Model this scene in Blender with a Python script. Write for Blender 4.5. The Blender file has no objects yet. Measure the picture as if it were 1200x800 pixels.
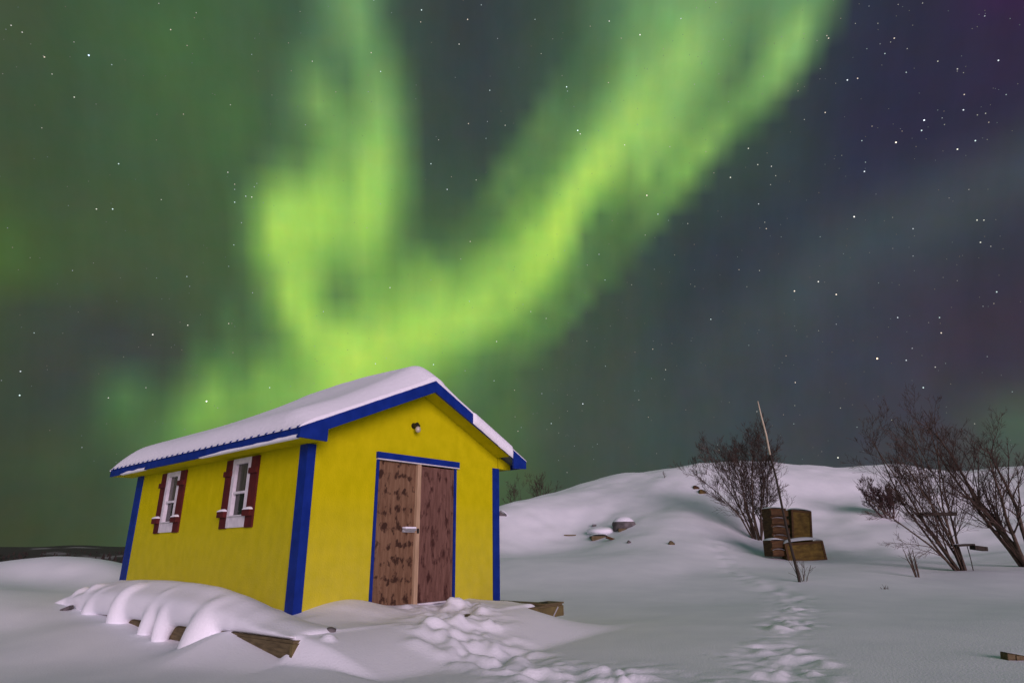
import bpy, bmesh, math, random
import numpy as np
from mathutils import Vector, noise, Matrix
rnd = random.Random(7)
C = bpy.context.scene.collection
S = bpy.context.scene
# ------------------------------------------------------------------ camera, sky, town light, exposure
CAMZ = 1.2
RT = Vector((0.99987379, 0.00513316, -0.01503483))
UP = Vector((0.01588695, -0.32306439, 0.94624363))
FW = Vector((0.0, 0.94636306, 0.32310517))
FPX = 703.96
cd = bpy.data.cameras.new('camera'); cam = bpy.data.objects.new('camera', cd); C.objects.link(cam)
cam.matrix_world = Matrix(((RT.x, UP.x, -FW.x, 0), (RT.y, UP.y, -FW.y, 0), (RT.z, UP.z, -FW.z, CAMZ), (0, 0, 0, 1)))
cd.sensor_width = 36; cd.lens = FPX/1200*36; cd.clip_end = 9000; cd.clip_start = 0.05
S.camera = cam
S.view_settings.view_transform = 'Standard'; S.view_settings.look = 'None'
S.view_settings.gamma = 1; S.view_settings.exposure = 0; S.view_settings.use_curve_mapping = False
S.render.resolution_x = 1024; S.render.resolution_y = 682

sd = bpy.data.lights.new('town_light', 'SUN'); sd.energy = 3.5; sd.angle = math.radians(40); sd.color = (1.0, 0.735, 0.92)  # low sun lamp standing in for unseen town lights behind the camera
sun = bpy.data.objects.new('town_light', sd); C.objects.link(sun)
az, el = math.radians(21), math.radians(8)
sun.rotation_euler = Vector((math.sin(az)*math.cos(el), -math.cos(az)*math.cos(el), math.sin(el))).to_track_quat('Z', 'Y').to_euler()

def lin(c):
    c = np.asarray(c, float)/255.0
    return np.where(c <= 0.04045, c/12.92, ((c+0.055)/1.055)**2.4)

# --- the aurora, as colour over directions of the sky (degrees of freedom: strokes of light)
def aurora(X, Y):
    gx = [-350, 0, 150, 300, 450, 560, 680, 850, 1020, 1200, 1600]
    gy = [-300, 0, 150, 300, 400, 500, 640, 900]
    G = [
     [(58,84,92),(56,82,86),(58,84,84),(60,84,84),(56,80,86),(52,70,82),(56,80,84),(54,76,86),(50,62,86),(50,56,86),(54,72,92)],  # unseen sky above the view, tinted blue-green to cool the light on snow
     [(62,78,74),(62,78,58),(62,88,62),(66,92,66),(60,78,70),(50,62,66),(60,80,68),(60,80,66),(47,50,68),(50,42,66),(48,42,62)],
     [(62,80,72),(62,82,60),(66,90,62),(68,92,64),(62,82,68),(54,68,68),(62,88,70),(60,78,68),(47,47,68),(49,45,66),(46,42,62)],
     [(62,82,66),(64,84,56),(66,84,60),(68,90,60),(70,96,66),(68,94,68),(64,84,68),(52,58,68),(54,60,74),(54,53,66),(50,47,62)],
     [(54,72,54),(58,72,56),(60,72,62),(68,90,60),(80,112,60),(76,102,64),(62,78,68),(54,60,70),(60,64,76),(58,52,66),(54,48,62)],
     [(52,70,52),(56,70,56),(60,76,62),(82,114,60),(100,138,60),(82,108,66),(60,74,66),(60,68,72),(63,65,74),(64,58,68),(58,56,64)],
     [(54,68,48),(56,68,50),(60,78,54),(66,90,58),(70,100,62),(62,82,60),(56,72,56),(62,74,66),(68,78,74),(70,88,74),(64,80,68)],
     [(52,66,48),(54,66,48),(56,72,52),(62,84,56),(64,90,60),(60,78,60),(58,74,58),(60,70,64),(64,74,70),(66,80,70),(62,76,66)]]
    G = np.array(G, float); sh = X.shape
    xf = X.ravel(); yf = Y.ravel()
    def idx(g, v):
        g = np.array(g, float); v = np.clip(v, g[0], g[-1]-1e-6)
        i = np.searchsorted(g, v, side='right')-1; t = (v-g[i])/(g[i+1]-g[i]); t = t*t*(3-2*t)*0.5+t*0.5
        return i, t[:, None]
    i, t = idx(gx, xf); j, s = idx(gy, yf)
    col = (G[j, i]*(1-t)+G[j, i+1]*t)*(1-s)+(G[j+1, i]*(1-t)+G[j+1, i+1]*t)*s
    def stroke(pts, soft=1.0):          # (x, y, half width on the left, half width on the right, (r,g,b), strength)
        nonlocal col
        num = np.zeros((len(xf), 3)); best = np.zeros(len(xf))
        for a, b in zip(pts[:-1], pts[1:]):
            ax, ay, bx_, by_ = a[0], a[1], b[0], b[1]
            dx, dy = bx_-ax, by_-ay; L2 = dx*dx+dy*dy
            k = np.clip(((xf-ax)*dx+(yf-ay)*dy)/L2, 0, 1)
            qx, qy = xf-(ax+k*dx), yf-(ay+k*dy)
            d = np.hypot(qx, qy); side = (dx*qy-dy*qx) > 0
            wl = a[2]+(b[2]-a[2])*k; wr = a[3]+(b[3]-a[3])*k
            w = np.where(side, wr, wl)*.88
            st = a[5]+(b[5]-a[5])*k
            m = np.exp(-(d/w)**2*0.9)*st
            cc = np.array(a[4])[None]*(1-k[:, None])+np.array(b[4])[None]*k[:, None]
            up = m > best
            num[up] = cc[up]; best[up] = m[up]
        num = np.where(best[:, None] > 0, num, 0)
        col = col*(1-best[:, None])+num*best[:, None]
    def blob(x, y, rx, ry, c, st, rot=0):
        nonlocal col
        r = math.radians(rot); u = (xf-x)*math.cos(r)+(yf-y)*math.sin(r); v = -(xf-x)*math.sin(r)+(yf-y)*math.cos(r)
        m = (np.exp(-((u/rx)**2+(v/ry)**2))*st)[:, None]
        col = col*(1-m)+np.array(c)*m
    # faint veils
    blob(205, 60, 60, 90, (80,118,66), .5, 20); blob(275, 150, 40, 60, (82,122,66), .45); blob(120, 130, 60, 80, (62,84,66), .5)
    blob(-10, 300, 60, 70, (76,108,50), .6); blob(20, 190, 70, 60, (60,76,58), .4)
    blob(150, 415, 75, 40, (58,66,66), .85, 25); blob(70, 440, 60, 60, (56,66,64), .8); blob(215, 450, 30, 45, (64,74,64), .8)
    blob(40, 365, 60, 22, (56,66,60), .6, 15)
    blob(150, 470, 38, 32, (86,128,82), .75, 35); blob(180, 500, 60, 35, (90,130,64), .6); blob(60, 540, 50, 22, (64,84,56), .5)
    stroke([(700, 560, 60, 60, (64,78,72), .5), (830, 420, 55, 55, (67,75,74), .6), (1000, 300, 55, 60, (69,78,82), .75), (1230, 185, 55, 60, (71,80,86), .75)])
    blob(1190, 500, 60, 45, (80,108,82), .6); blob(1190, 0, 60, 30, (60,38,72), .6); blob(1120, 380, 90, 60, (64,55,70), .5)
    # brightness of the curtains, 0-9, every 30 units from (180, -30)
    rows = """11111124520000111234455444420
11111124520000111234555445310
11111124520000011234665455310
11111233441000011235665455200
11111243451000011246664454100
11111255462000012357654442000
11111235562000123467654431000
11111235672001123676554310000
11112456672001225865442100000
11114777762112348534331000000
11114887762122478333210000000
11114775653335786231000000000
11112684455667873221000000000
11122584477788732210000000000
01122378888875332000000000000
01234568987542331000000000000
12455668876432210000000000000
24555667765322100000000000000
34444444444211000000000000000
23333332210000000000000000000""".split()
    rows = np.array([[int(c) for c in r.ljust(30, '0')[:30]] for r in rows], float)
    gxx = (xf-180)/30.; gyy = (yf+30)/30.
    sh_ = np.pad(rows, 1, mode='edge'); sh_ = (sh_[:-2, 1:-1]+sh_[2:, 1:-1]+sh_[1:-1, :-2]+sh_[1:-1, 2:])/4
    rows = np.clip(rows+(rows-sh_)*.3, 0, 10)
    def cub(p0, p1, p2, p3, f): return ((1-f)**3*p0+(3*f**3-6*f*f+4)*p1+(-3*f**3+3*f*f+3*f+1)*p2+f**3*p3)/6
    gxx = np.clip(gxx, 0, 28.999); gyy = np.clip(gyy, 0, 18.999)
    ii = gxx.astype(int); jj = gyy.astype(int); fx = gxx-ii; fy = gyy-jj
    at_ = lambda j, i: rows[np.clip(j, 0, 19), np.clip(i, 0, 29)]
    It = cub(*[cub(*[at_(jj+q, ii+k) for k in (-1, 0, 1, 2)], fx) for q in (-1, 0, 1, 2)], fy)
    It = It*np.clip((xf-90)/110, 0, 1)
    def wisp(x, y, rx, ry, v, rot=0):
        nonlocal It
        r = math.radians(rot); u = (xf-x)*math.cos(r)+(yf-y)*math.sin(r); w_ = -(xf-x)*math.sin(r)+(yf-y)*math.cos(r)
        It = It+v*np.exp(-((u/rx)**2+(w_/ry)**2))
    wisp(400, 328, 22, 38, -.5, 8); wisp(388, 355, 16, 26, -.5, 20); wisp(322, 318, 8, 20, -1.2, -10); wisp(330, 265, 16, 22, .8)
    wisp(452, 150, 8, 60, 1.0); wisp(446, 250, 8, 40, .7, 6); wisp(372, 115, 8, 34, 1.0, -14); wisp(420, 40, 12, 40, .7); wisp(404, 105, 10, 30, -1.0)
    wisp(480, 215, 9, 50, .6, 10); wisp(586, 215, 9, 44, 1.2, 38); wisp(572, 170, 6, 28, .8, -14); wisp(612, 200, 9, 40, 1.2, 40); wisp(634, 160, 10, 40, .8, 30)
    wisp(690, 205, 10, 60, .9, 33); wisp(720, 180, 8, 50, .9, 25); wisp(655, 262, 10, 34, 1.0, 25); wisp(757, 215, 7, 34, 1.2, -14); wisp(738, 200, 6, 26, -1.0, 0)
    wisp(782, 175, 9, 40, 1.0, 4); wisp(700, 250, 9, 46, -1.1, 28); wisp(680, 290, 10, 34, -.9, 30); wisp(645, 370, 8, 26, 1.5, 22); wisp(622, 390, 6, 22, 1.0, 20); wisp(633, 380, 4, 20, -1, 20)
    wisp(725, 320, 7, 24, 1.2, 32); wisp(815, 195, 12, 40, .9, 38); wisp(925, 55, 12, 36, 1.2, 22); wisp(870, 60, 8, 50, -.7, 15); wisp(895, 110, 10, 34, .6, 30)
    wisp(740, 10, 7, 40, .9, -8); wisp(730, 60, 8, 34, .6, -20); wisp(800, 60, 16, 30, .6, 20)
    for x, y, h, v in [(500, 300, 20, .9), (520, 320, 24, .8), (545, 305, 20, .8), (570, 300, 22, .8), (478, 320, 20, .7), (535, 335, 26, -.9), (558, 325, 22, -.9), (509, 338, 20, -.8), (590, 300, 20, .7), (615, 285, 20, .7), (602, 320, 20, -.7), (580, 350, 24, -.7), (490, 365, 24, .7), (465, 360, 26, -.7), (446, 395, 20, .9), (430, 345, 20, .6)]:
        wisp(x, y, 6, h, v, 12)
    # long straight folds of the right arm, its sharp outer edge, and the curl of the left one
    e2 = ((xf-1015)*.723+(yf-0)*.69); out_ = np.clip((e2+26)/62, 0, 1); out_ = out_*out_*(3-2*out_)
    It = It*(1-out_*np.clip((xf-560)/60, 0, 1))
    for x, y, rx, ry, v, r_ in [(712, 165, 20, 120, 1.1, 32), (628, 320, 20, 80, .9, 36), (822, 178, 14, 110, 1.3, 40), (752, 232, 13, 80, -1.3, 34), (655, 385, 12, 60, 1.5, 42), (700, 330, 10, 50, .8, 44),
                                (930, 40, 14, 70, 1.2, 30), (868, 70, 10, 80, -.8, 32), (800, 90, 16, 90, .6, 28), (770, 60, 7, 90, -.6, 30), (640, 130, 10, 90, .9, 36), (610, 235, 10, 70, .9, 36), (600, 330, 8, 60, -.6, 34),
                                (350, 365, 13, 60, 1.5, -28), (317, 290, 12, 44, 1.2, 4), (372, 240, 9, 60, .7, -4), (352, 220, 7, 60, -.8, 10), (415, 210, 8, 70, -.9, 2), (432, 200, 7, 80, .8, 4), (460, 330, 10, 40, -.6, 10),
                                (300, 400, 10, 60, -1.0, -32), (270, 360, 9, 70, .6, -30), (240, 440, 9, 50, 1.0, -10), (268, 455, 8, 40, -.6, -16), (340, 430, 9, 40, -.9, -34)]:
        wisp(x, y, rx, ry, v, r_)
    wisp(418, 408, 22, 14, .9); wisp(480, 385, 24, 12, .6, -20)
    wisp(235, 480, 12, 36, .8, 20); wisp(285, 432, 12, 34, -1.3, 6); wisp(330, 470, 30, 10, -.7, 30)
    It = np.clip(np.where(It > 7.6, 7.6+(It-7.6)*.55, It), 0, 9.4)
    lv = np.array([(60,74,70),(66,88,66),(78,106,70),(90,124,74),(104,144,76),(120,164,80),(136,182,88),(152,199,90),(170,213,92),(196,228,96),(208,234,100)], float)
    i0 = np.floor(It).astype(int); f_ = (It-i0)[:, None]
    cm = lv[i0]*(1-f_)+lv[np.minimum(i0+1, 10)]*f_
    top_ = np.clip((260-yf)/260, 0, 1)[:, None]
    cm = cm+np.array([-6, -8, 22])*top_*np.clip(It/5, 0, 1)[:, None]
    wv = np.clip((It-.7)/1.4, 0, 1)[:, None]; wv = wv*wv*(3-2*wv)
    col = col*(1-wv)+cm*wv
    return np.clip(col, 0, 255).reshape(sh+(3,))

w = bpy.data.worlds.new('World'); S.world = w; w.use_nodes = True
nt = bpy.data.node_groups.new('aurora', 'ShaderNodeTree'); N = nt.nodes; Lk = nt.links
nt.interface.new_socket('Color', in_out='OUTPUT', socket_type='NodeSocketColor')
def nd(t, **k):
    n = N.new(t)
    for a, b in k.items(): setattr(n, a, b)
    return n
def mth(op, a, b=None, clamp=False):
    n = nd('ShaderNodeMath', operation=op, use_clamp=clamp)
    for i, v in enumerate((a, b)):
        if v is None: continue
        if isinstance(v, (int, float)): n.inputs[i].default_value = v
        else: Lk.new(v, n.inputs[i])
    return n.outputs[0]
tc = nd('ShaderNodeTexCoord')
def dot(v):
    n = nd('ShaderNodeVectorMath', operation='DOT_PRODUCT'); Lk.new(tc.outputs['Generated'], n.inputs[0]); n.inputs[1].default_value = v
    return n.outputs['Value']
dr, du, df = dot(RT), dot(UP), dot(FW)
# stereographic map of the whole sky about the aurora's centre
den = mth('MAXIMUM', mth('ADD', df, 1.0), 0.02)
U0, V0 = mth('DIVIDE', dr, den), mth('DIVIDE', du, den)
cmb = nd('ShaderNodeCombineXYZ'); Lk.new(U0, cmb.inputs[0]); Lk.new(V0, cmb.inputs[1])
def snoise(scale, detail, sx=1, sy=1, rz=0, rough=.5):
    mp = nd('ShaderNodeMapping'); mp.inputs['Scale'].default_value = (sx, sy, 1); mp.inputs['Rotation'].default_value = (0, 0, rz)
    Lk.new(cmb.outputs[0], mp.inputs[0])
    n = nd('ShaderNodeTexNoise'); n.inputs['Scale'].default_value = scale; n.inputs['Detail'].default_value = detail; n.inputs['Roughness'].default_value = rough
    Lk.new(mp.outputs[0], n.inputs['Vector']); return n.outputs['Fac']
n1 = snoise(6, 4); n2 = snoise(6, 4, rz=2.0)
U = mth('ADD', U0, mth('MULTIPLY', mth('SUBTRACT', n1, .5), .018)); V = mth('ADD', V0, mth('MULTIPLY', mth('SUBTRACT', n2, .5), .024))
NS, SEG, NR = 3, 32, 46
u0, u1, v0, v1 = -.52, .58, -.34, .40
uu = np.linspace(u0, u1, NS*(SEG-1)+1); vv = np.linspace(v0, v1, NR)
UU, VV = np.meshgrid(uu, vv)
R2 = UU**2+VV**2; zc = (1-R2)/(1+R2); rr_ = 2*UU/(1+R2); ur_ = 2*VV/(1+R2); zc = np.maximum(zc, .12)
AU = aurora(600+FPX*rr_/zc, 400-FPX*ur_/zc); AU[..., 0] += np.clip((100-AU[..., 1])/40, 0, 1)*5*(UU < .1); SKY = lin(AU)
facU = []
for s in range(NS):
    a = u0+(u1-u0)*s/NS; b = u0+(u1-u0)*(s+1)/NS
    mr = nd('ShaderNodeMapRange'); Lk.new(U, mr.inputs[0]); mr.inputs[1].default_value = a; mr.inputs[2].default_value = b
    facU.append(mr.outputs[0])
gt = [mth('GREATER_THAN', U, u0+(u1-u0)*(s+1)/NS) for s in range(NS-1)]
def mix(f, a, b):
    n = nd('ShaderNodeMix', data_type='RGBA')
    Lk.new(f, n.inputs[0]); Lk.new(a, n.inputs[6]); Lk.new(b, n.inputs[7]); return n.outputs[2]
prev = None
for r in range(NR):
    row = None
    for s in range(NS):
        cr = nd('ShaderNodeValToRGB'); ramp = cr.color_ramp; ramp.interpolation = 'LINEAR'
        for q in range(1, SEG-1): ramp.elements.new(q/(SEG-1))
        blk = SKY[r, s*(SEG-1):(s+1)*(SEG-1)+1]
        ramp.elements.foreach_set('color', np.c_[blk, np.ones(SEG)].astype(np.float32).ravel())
        Lk.new(facU[s], cr.inputs[0])
        row = cr.outputs[0] if row is None else mix(gt[s-1], row, cr.outputs[0])
    if prev is None: prev = row
    else:
        mr = nd('ShaderNodeMapRange'); Lk.new(V, mr.inputs[0]); mr.inputs[1].default_value = vv[r-1]; mr.inputs[2].default_value = vv[r]
        prev = mix(mr.outputs[0], prev, row)
# drifting rays and fine unevenness of the glow
rays = snoise(26, 4, 1.0, .22, -.35, .6)
clump = snoise(7, 5)
gain = mth('MULTIPLY', mth('ADD', mth('MULTIPLY', rays, .36), .82), mth('ADD', mth('MULTIPLY', clump, .24), .88))
def cnoise(sc_, dt_):
    n = nd('ShaderNodeTexNoise'); n.inputs['Scale'].default_value = sc_; n.inputs['Detail'].default_value = dt_; n.inputs['Roughness'].default_value = .7
    Lk.new(cmb.outputs[0], n.inputs['Vector']); return n
mot = nd('ShaderNodeVectorMath', operation='MULTIPLY_ADD'); Lk.new(cnoise(34, 6).outputs['Color'], mot.inputs[0]); mot.inputs[1].default_value = (.42, .22, .42); mot.inputs[2].default_value = (.79, .89, .79)
pm = nd('ShaderNodeVectorMath', operation='MULTIPLY'); Lk.new(prev, pm.inputs[0]); Lk.new(mot.outputs[0], pm.inputs[1])
vs = nd('ShaderNodeVectorMath', operation='SCALE'); Lk.new(pm.outputs[0], vs.inputs[0]); Lk.new(gain, vs.inputs['Scale'])
go = nd('NodeGroupOutput'); Lk.new(vs.outputs[0], go.inputs[0])
wt = w.node_tree; wt.nodes.clear()
gn = wt.nodes.new('ShaderNodeGroup'); gn.node_tree = nt
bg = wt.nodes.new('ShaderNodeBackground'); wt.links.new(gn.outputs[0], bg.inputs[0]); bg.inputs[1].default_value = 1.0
wo = wt.nodes.new('ShaderNodeOutputWorld'); wt.links.new(bg.outputs[0], wo.inputs[0])
w.cycles.sampling_method = 'MANUAL'; w.cycles.sample_map_resolution = 256

# ------------------------------------------------------------------ helpers
def ray(x, y): return RT*((x-600)/FPX)+UP*((400-y)/FPX)+FW
def atY(x, y, Y): d = ray(x, y); return d*(Y/d.y)+Vector((0, 0, CAMZ))
def tag(o, label=None, category=None, group=None, kind=None):
    for k, v in (('label', label), ('category', category), ('group', group), ('kind', kind)):
        if v: o[k] = v
    return o
def empty(name, loc=(0, 0, 0), rz=0, **k):
    o = bpy.data.objects.new(name, None); C.objects.link(o); o.location = loc; o.rotation_euler.z = rz; o.empty_display_size = .1
    return tag(o, **k)
class MB:
    def __init__(s): s.v = []; s.f = []
    def add(s, vs, fs):
        n = len(s.v); s.v += [tuple(v) for v in vs]; s.f += [tuple(i+n for i in f) for f in fs]
    def box(s, x0, x1, y0, y1, z0, z1, M=None):
        vs = [Vector((x, y, z)) for z in (z0, z1) for y in (y0, y1) for x in (x0, x1)]
        if M is not None: vs = [M @ v for v in vs]
        s.add(vs, [(0, 2, 3, 1), (4, 5, 7, 6), (0, 1, 5, 4), (2, 6, 7, 3), (0, 4, 6, 2), (1, 3, 7, 5)]); return s
    def prism(s, poly, y0, y1):             # polygon in x,z extruded along y
        n = len(poly); vs = [(x, y0, z) for x, z in poly]+[(x, y1, z) for x, z in poly]
        s.add(vs, [tuple(range(n)), tuple(range(2*n-1, n-1, -1))]+[(i, n+i, n+(i+1) % n, (i+1) % n) for i in range(n)]); return s
    def tube(s, pts, rad, k=5):
        pts = [Vector(p) for p in pts]; n = len(s.v); m = len(pts)
        for i, p in enumerate(pts):
            t = (pts[min(i+1, m-1)]-pts[max(i-1, 0)]).normalized()
            a = t.orthogonal() if i == 0 else (a-t*a.dot(t))
            a = a.normalized(); b = t.cross(a)
            for j in range(k):
                q = 2*math.pi*j/k; s.v.append(tuple(p+(a*math.cos(q)+b*math.sin(q))*rad[i]))
        for i in range(m-1):
            for j in range(k):
                s.f.append((n+i*k+j, n+i*k+(j+1) % k, n+(i+1)*k+(j+1) % k, n+(i+1)*k+j))
        s.f.append(tuple(n+j for j in reversed(range(k)))); s.f.append(tuple(n+(m-1)*k+j for j in range(k))); return s
    def grid(s, P):                          # P[i][j] points
        n = len(s.v); I = len(P); J = len(P[0])
        for r in P: s.v += [tuple(p) for p in r]
        for i in range(I-1):
            for j in range(J-1): s.f.append((n+i*J+j, n+(i+1)*J+j, n+(i+1)*J+j+1, n+i*J+j+1))
        return s
    def build(s, name, m, parent=None, smooth=False, bevel=0, **k):
        me = bpy.data.meshes.new(name); me.from_pydata(s.v, [], s.f); me.validate(); me.update()
        o = bpy.data.objects.new(name, me); C.objects.link(o); me.materials.append(m)
        if parent: o.parent = parent
        bm = bmesh.new(); bm.from_mesh(me); bmesh.ops.recalc_face_normals(bm, faces=bm.faces)
        if bevel: bmesh.ops.bevel(bm, geom=list(bm.edges), offset=bevel, segments=2, affect='EDGES', clamp_overlap=True)
        bm.to_mesh(me); bm.free()
        if smooth: me.polygons.foreach_set('use_smooth', [True]*len(me.polygons))
        return tag(o, **k)

def mat(name, col, rough=.8, col2=None, scale=5., stretch=(1, 1, 1), bump=0., bscale=30., spec=.3, contrast=(.35, .65), detail=5):
    m = bpy.data.materials.new(name); m.use_nodes = True; t = m.node_tree; b = t.nodes['Principled BSDF']
    b.inputs['Roughness'].default_value = rough; b.inputs['Specular IOR Level'].default_value = spec
    b.inputs['Base Color'].default_value = (*col, 1)
    tcx = t.nodes.new('ShaderNodeTexCoord'); mp = t.nodes.new('ShaderNodeMapping'); mp.inputs['Scale'].default_value = stretch
    t.links.new(tcx.outputs['Object'], mp.inputs[0])
    if col2:
        n = t.nodes.new('ShaderNodeTexNoise'); n.inputs['Scale'].default_value = scale; n.inputs['Detail'].default_value = detail
        t.links.new(mp.outputs[0], n.inputs['Vector'])
        r = t.nodes.new('ShaderNodeValToRGB'); r.color_ramp.elements[0].position = contrast[0]; r.color_ramp.elements[1].position = contrast[1]
        r.color_ramp.elements[0].color = (*col, 1); r.color_ramp.elements[1].color = (*col2, 1)
        t.links.new(n.outputs['Fac'], r.inputs[0]); t.links.new(r.outputs[0], b.inputs['Base Color'])
    if bump:
        n = t.nodes.new('ShaderNodeTexNoise'); n.inputs['Scale'].default_value = bscale; n.inputs['Detail'].default_value = 6
        t.links.new(mp.outputs[0], n.inputs['Vector'])
        bp = t.nodes.new('ShaderNodeBump'); bp.inputs['Strength'].default_value = 1; bp.inputs['Distance'].default_value = bump
        t.links.new(n.outputs['Fac'], bp.inputs['Height']); t.links.new(bp.outputs[0], b.inputs['Normal'])
    return m
M = dict(
    snow=mat('snow', (.82, .845, .87), .7, (.88, .90, .92), 1.2, bump=.0055, bscale=42, spec=.15),
    roof_snow=mat('roof_snow', (.84, .85, .89), .7, bump=.008, bscale=14, spec=.2),
    yellow=mat('yellow_paint', (.45, .42, .002), .85, (.56, .505, .005), 5.5, (1, 1, .7), bump=.006, bscale=60, spec=.04, contrast=(.2, .75), detail=9),
    soffit=mat('yellow_soffit', (.46, .425, .003), .8, (.54, .48, .006), 6, bump=.003, spec=.04),
    blue=mat('blue_paint', (.003, .020, .17), .5, (.006, .028, .22), 6, (1, 1, 1), bump=.002, spec=.2),
    maroon=mat('maroon_paint', (.065, .010, .011), .6, (.10, .015, .014), 7, bump=.002, spec=.2),
    white=mat('white_frame', (.55, .54, .56), .5, (.68, .67, .68), 9, spec=.25),
    glass=mat('dark_glass', (.018, .02, .018), .12, spec=.5),
    curtain=mat('curtain', (.16, .13, .09), .9, (.25, .21, .15), 6, (14, 1, .3), bump=.01, bscale=4),
    strip=mat('bare_pine', (.34, .23, .13), .7, (.46, .33, .20), 7, (6, 6, .5), bump=.002),
    timber=mat('deck_timber', (.085, .065, .03), .85, (.16, .125, .06), 6, (1, 1, 6), bump=.006, bscale=20),
    metal=mat('metal', (.35, .36, .36), .4, spec=.5),
    roofmetal=mat('roof_metal', (.10, .13, .22), .4, spec=.4),
    black=mat('black_fixture', (.015, .013, .012), .4, spec=.4),
    bulb=mat('bulb_glass', (.45, .42, .33), .2, spec=.5),
    bark=mat('bark', (.055, .040, .028), .9, (.11, .08, .058), 12, spec=.1),
    twig=mat('twig', (.06, .044, .034), .9, (.09, .064, .052), 12, spec=.1),
    twig_red=mat('reddish_twig', (.075, .045, .042), .9, spec=.1),
    crate=mat('crate_plywood', (.075, .045, .008), .8, (.17, .115, .02), 3.5, (1, 1, 2), bump=.004),
    crate2=mat('crate_boards', (.05, .022, .008), .8, (.10, .055, .018), 4, (1, 1, 4), bump=.004),
    pole_pale=mat('pole_pale', (.42, .36, .24), .8, (.5, .45, .33), 8), pole_dark=mat('pole_dark', (.035, .028, .02), .9),
    rock=mat('rock', (.07, .065, .06), .9, (.17, .155, .15), 3, bump=.03, bscale=6),
    forest=mat('far_spruce', (.035, .030, .024), .95, spec=.05),
)
def frosted(m, top, c):
    """rime and splashed snow caught on the lowest part of a painted wall"""
    t = m.node_tree; b = t.nodes['Principled BSDF']; src = b.inputs['Base Color'].links[0].from_socket
    tcx = t.nodes.new('ShaderNodeTexCoord'); sp = t.nodes.new('ShaderNodeSeparateXYZ'); t.links.new(tcx.outputs['Object'], sp.inputs[0])
    n = t.nodes.new('ShaderNodeTexNoise'); n.inputs['Scale'].default_value = 7; n.inputs['Detail'].default_value = 8; n.inputs['Roughness'].default_value = .7; t.links.new(tcx.outputs['Object'], n.inputs[0])
    mr = t.nodes.new('ShaderNodeMapRange'); mr.inputs[1].default_value = top; mr.inputs[2].default_value = 0; mr.inputs[3].default_value = 0; mr.inputs[4].default_value = .22; t.links.new(sp.outputs['Z'], mr.inputs[0])
    mu = t.nodes.new('ShaderNodeMath'); mu.operation = 'MULTIPLY'; t.links.new(mr.outputs[0], mu.inputs[0]); t.links.new(n.outputs['Fac'], mu.inputs[1])
    mx = t.nodes.new('ShaderNodeMix'); mx.data_type = 'RGBA'; t.links.new(mu.outputs[0], mx.inputs[0]); t.links.new(src, mx.inputs[6]); mx.inputs[7].default_value = (*c, 1)
    t.links.new(mx.outputs[2], b.inputs['Base Color'])
frosted(M['yellow'], 1.5, (.55, .50, .30))
def ply(name, base, base2, dark, seed, rows, nblot):
    """weathered plywood: vertical grain plus dark blots set in rows"""
    m = bpy.data.materials.new(name); m.use_nodes = True; t = m.node_tree; b = t.nodes['Principled BSDF']
    b.inputs['Roughness'].default_value = .8; b.inputs['Specular IOR Level'].default_value = .15
    n_ = lambda ty: t.nodes.new(ty)
    tcx = n_('ShaderNodeTexCoord'); mp = n_('ShaderNodeMapping'); mp.inputs['Scale'].default_value = (9, 9, 1.3); mp.inputs['Location'].default_value = (seed, 0, seed)
    t.links.new(tcx.outputs['Object'], mp.inputs[0])
    g = n_('ShaderNodeTexNoise'); g.inputs['Scale'].default_value = 2.4; g.inputs['Detail'].default_value = 8; g.inputs['Roughness'].default_value = .65; t.links.new(mp.outputs[0], g.inputs[0])
    r = n_('ShaderNodeValToRGB'); r.color_ramp.elements[0].position = .3; r.color_ramp.elements[1].position = .68
    r.color_ramp.elements[0].color = (*base, 1); r.color_ramp.elements[1].color = (*base2, 1); t.links.new(g.outputs['Fac'], r.inputs[0])
    # dark worn patches, in rough rows on one leaf and streaky on the other
    mp2 = n_('ShaderNodeMapping'); mp2.inputs['Scale'].default_value = (7.5, 7.5, 6.0) if rows else (6, 6, 2.6); mp2.inputs['Location'].default_value = (seed*.7, 0, seed*.3)
    t.links.new(tcx.outputs['Object'], mp2.inputs[0])
    dn = n_('ShaderNodeTexNoise'); dn.inputs['Scale'].default_value = 1.15; dn.inputs['Detail'].default_value = 5; dn.inputs['Roughness'].default_value = .6; t.links.new(mp2.outputs[0], dn.inputs[0])
    sx = n_('ShaderNodeSeparateXYZ'); t.links.new(tcx.outputs['Object'], sx.inputs[0])
    def m_(op, a_, b_):
        q = n_('ShaderNodeMath'); q.operation = op
        for i_, v_ in enumerate((a_, b_)):
            if v_ is None: continue
            if isinstance(v_, (int, float)): q.inputs[i_].default_value = v_
            else: t.links.new(v_, q.inputs[i_])
        return q.outputs[0]
    wv = m_('SINE', m_('MULTIPLY', sx.outputs['Z'], 2*math.pi/.25), None)
    tot = m_('ADD', dn.outputs['Fac'], m_('MULTIPLY', wv, .055 if rows else .012))
    mr = n_('ShaderNodeMapRange'); mr.inputs[1].default_value = nblot; mr.inputs[2].default_value = nblot+.09; mr.inputs[4].default_value = .92
    t.links.new(tot, mr.inputs[0])
    m2 = n_('ShaderNodeMix'); m2.data_type = 'RGBA'; t.links.new(mr.outputs[0], m2.inputs[0]); t.links.new(r.outputs[0], m2.inputs[6]); m2.inputs[7].default_value = (*dark, 1)
    t.links.new(m2.outputs[2], b.inputs['Base Color'])
    bp = n_('ShaderNodeBump'); bp.inputs['Distance'].default_value = .006; t.links.new(g.outputs['Fac'], bp.inputs['Height']); t.links.new(bp.outputs[0], b.inputs['Normal'])
    return m
M['door_left'] = ply('weathered_plywood', (.11, .058, .030), (.22, .135, .075), (.034, .016, .010), 3.1, True, .535)
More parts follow.
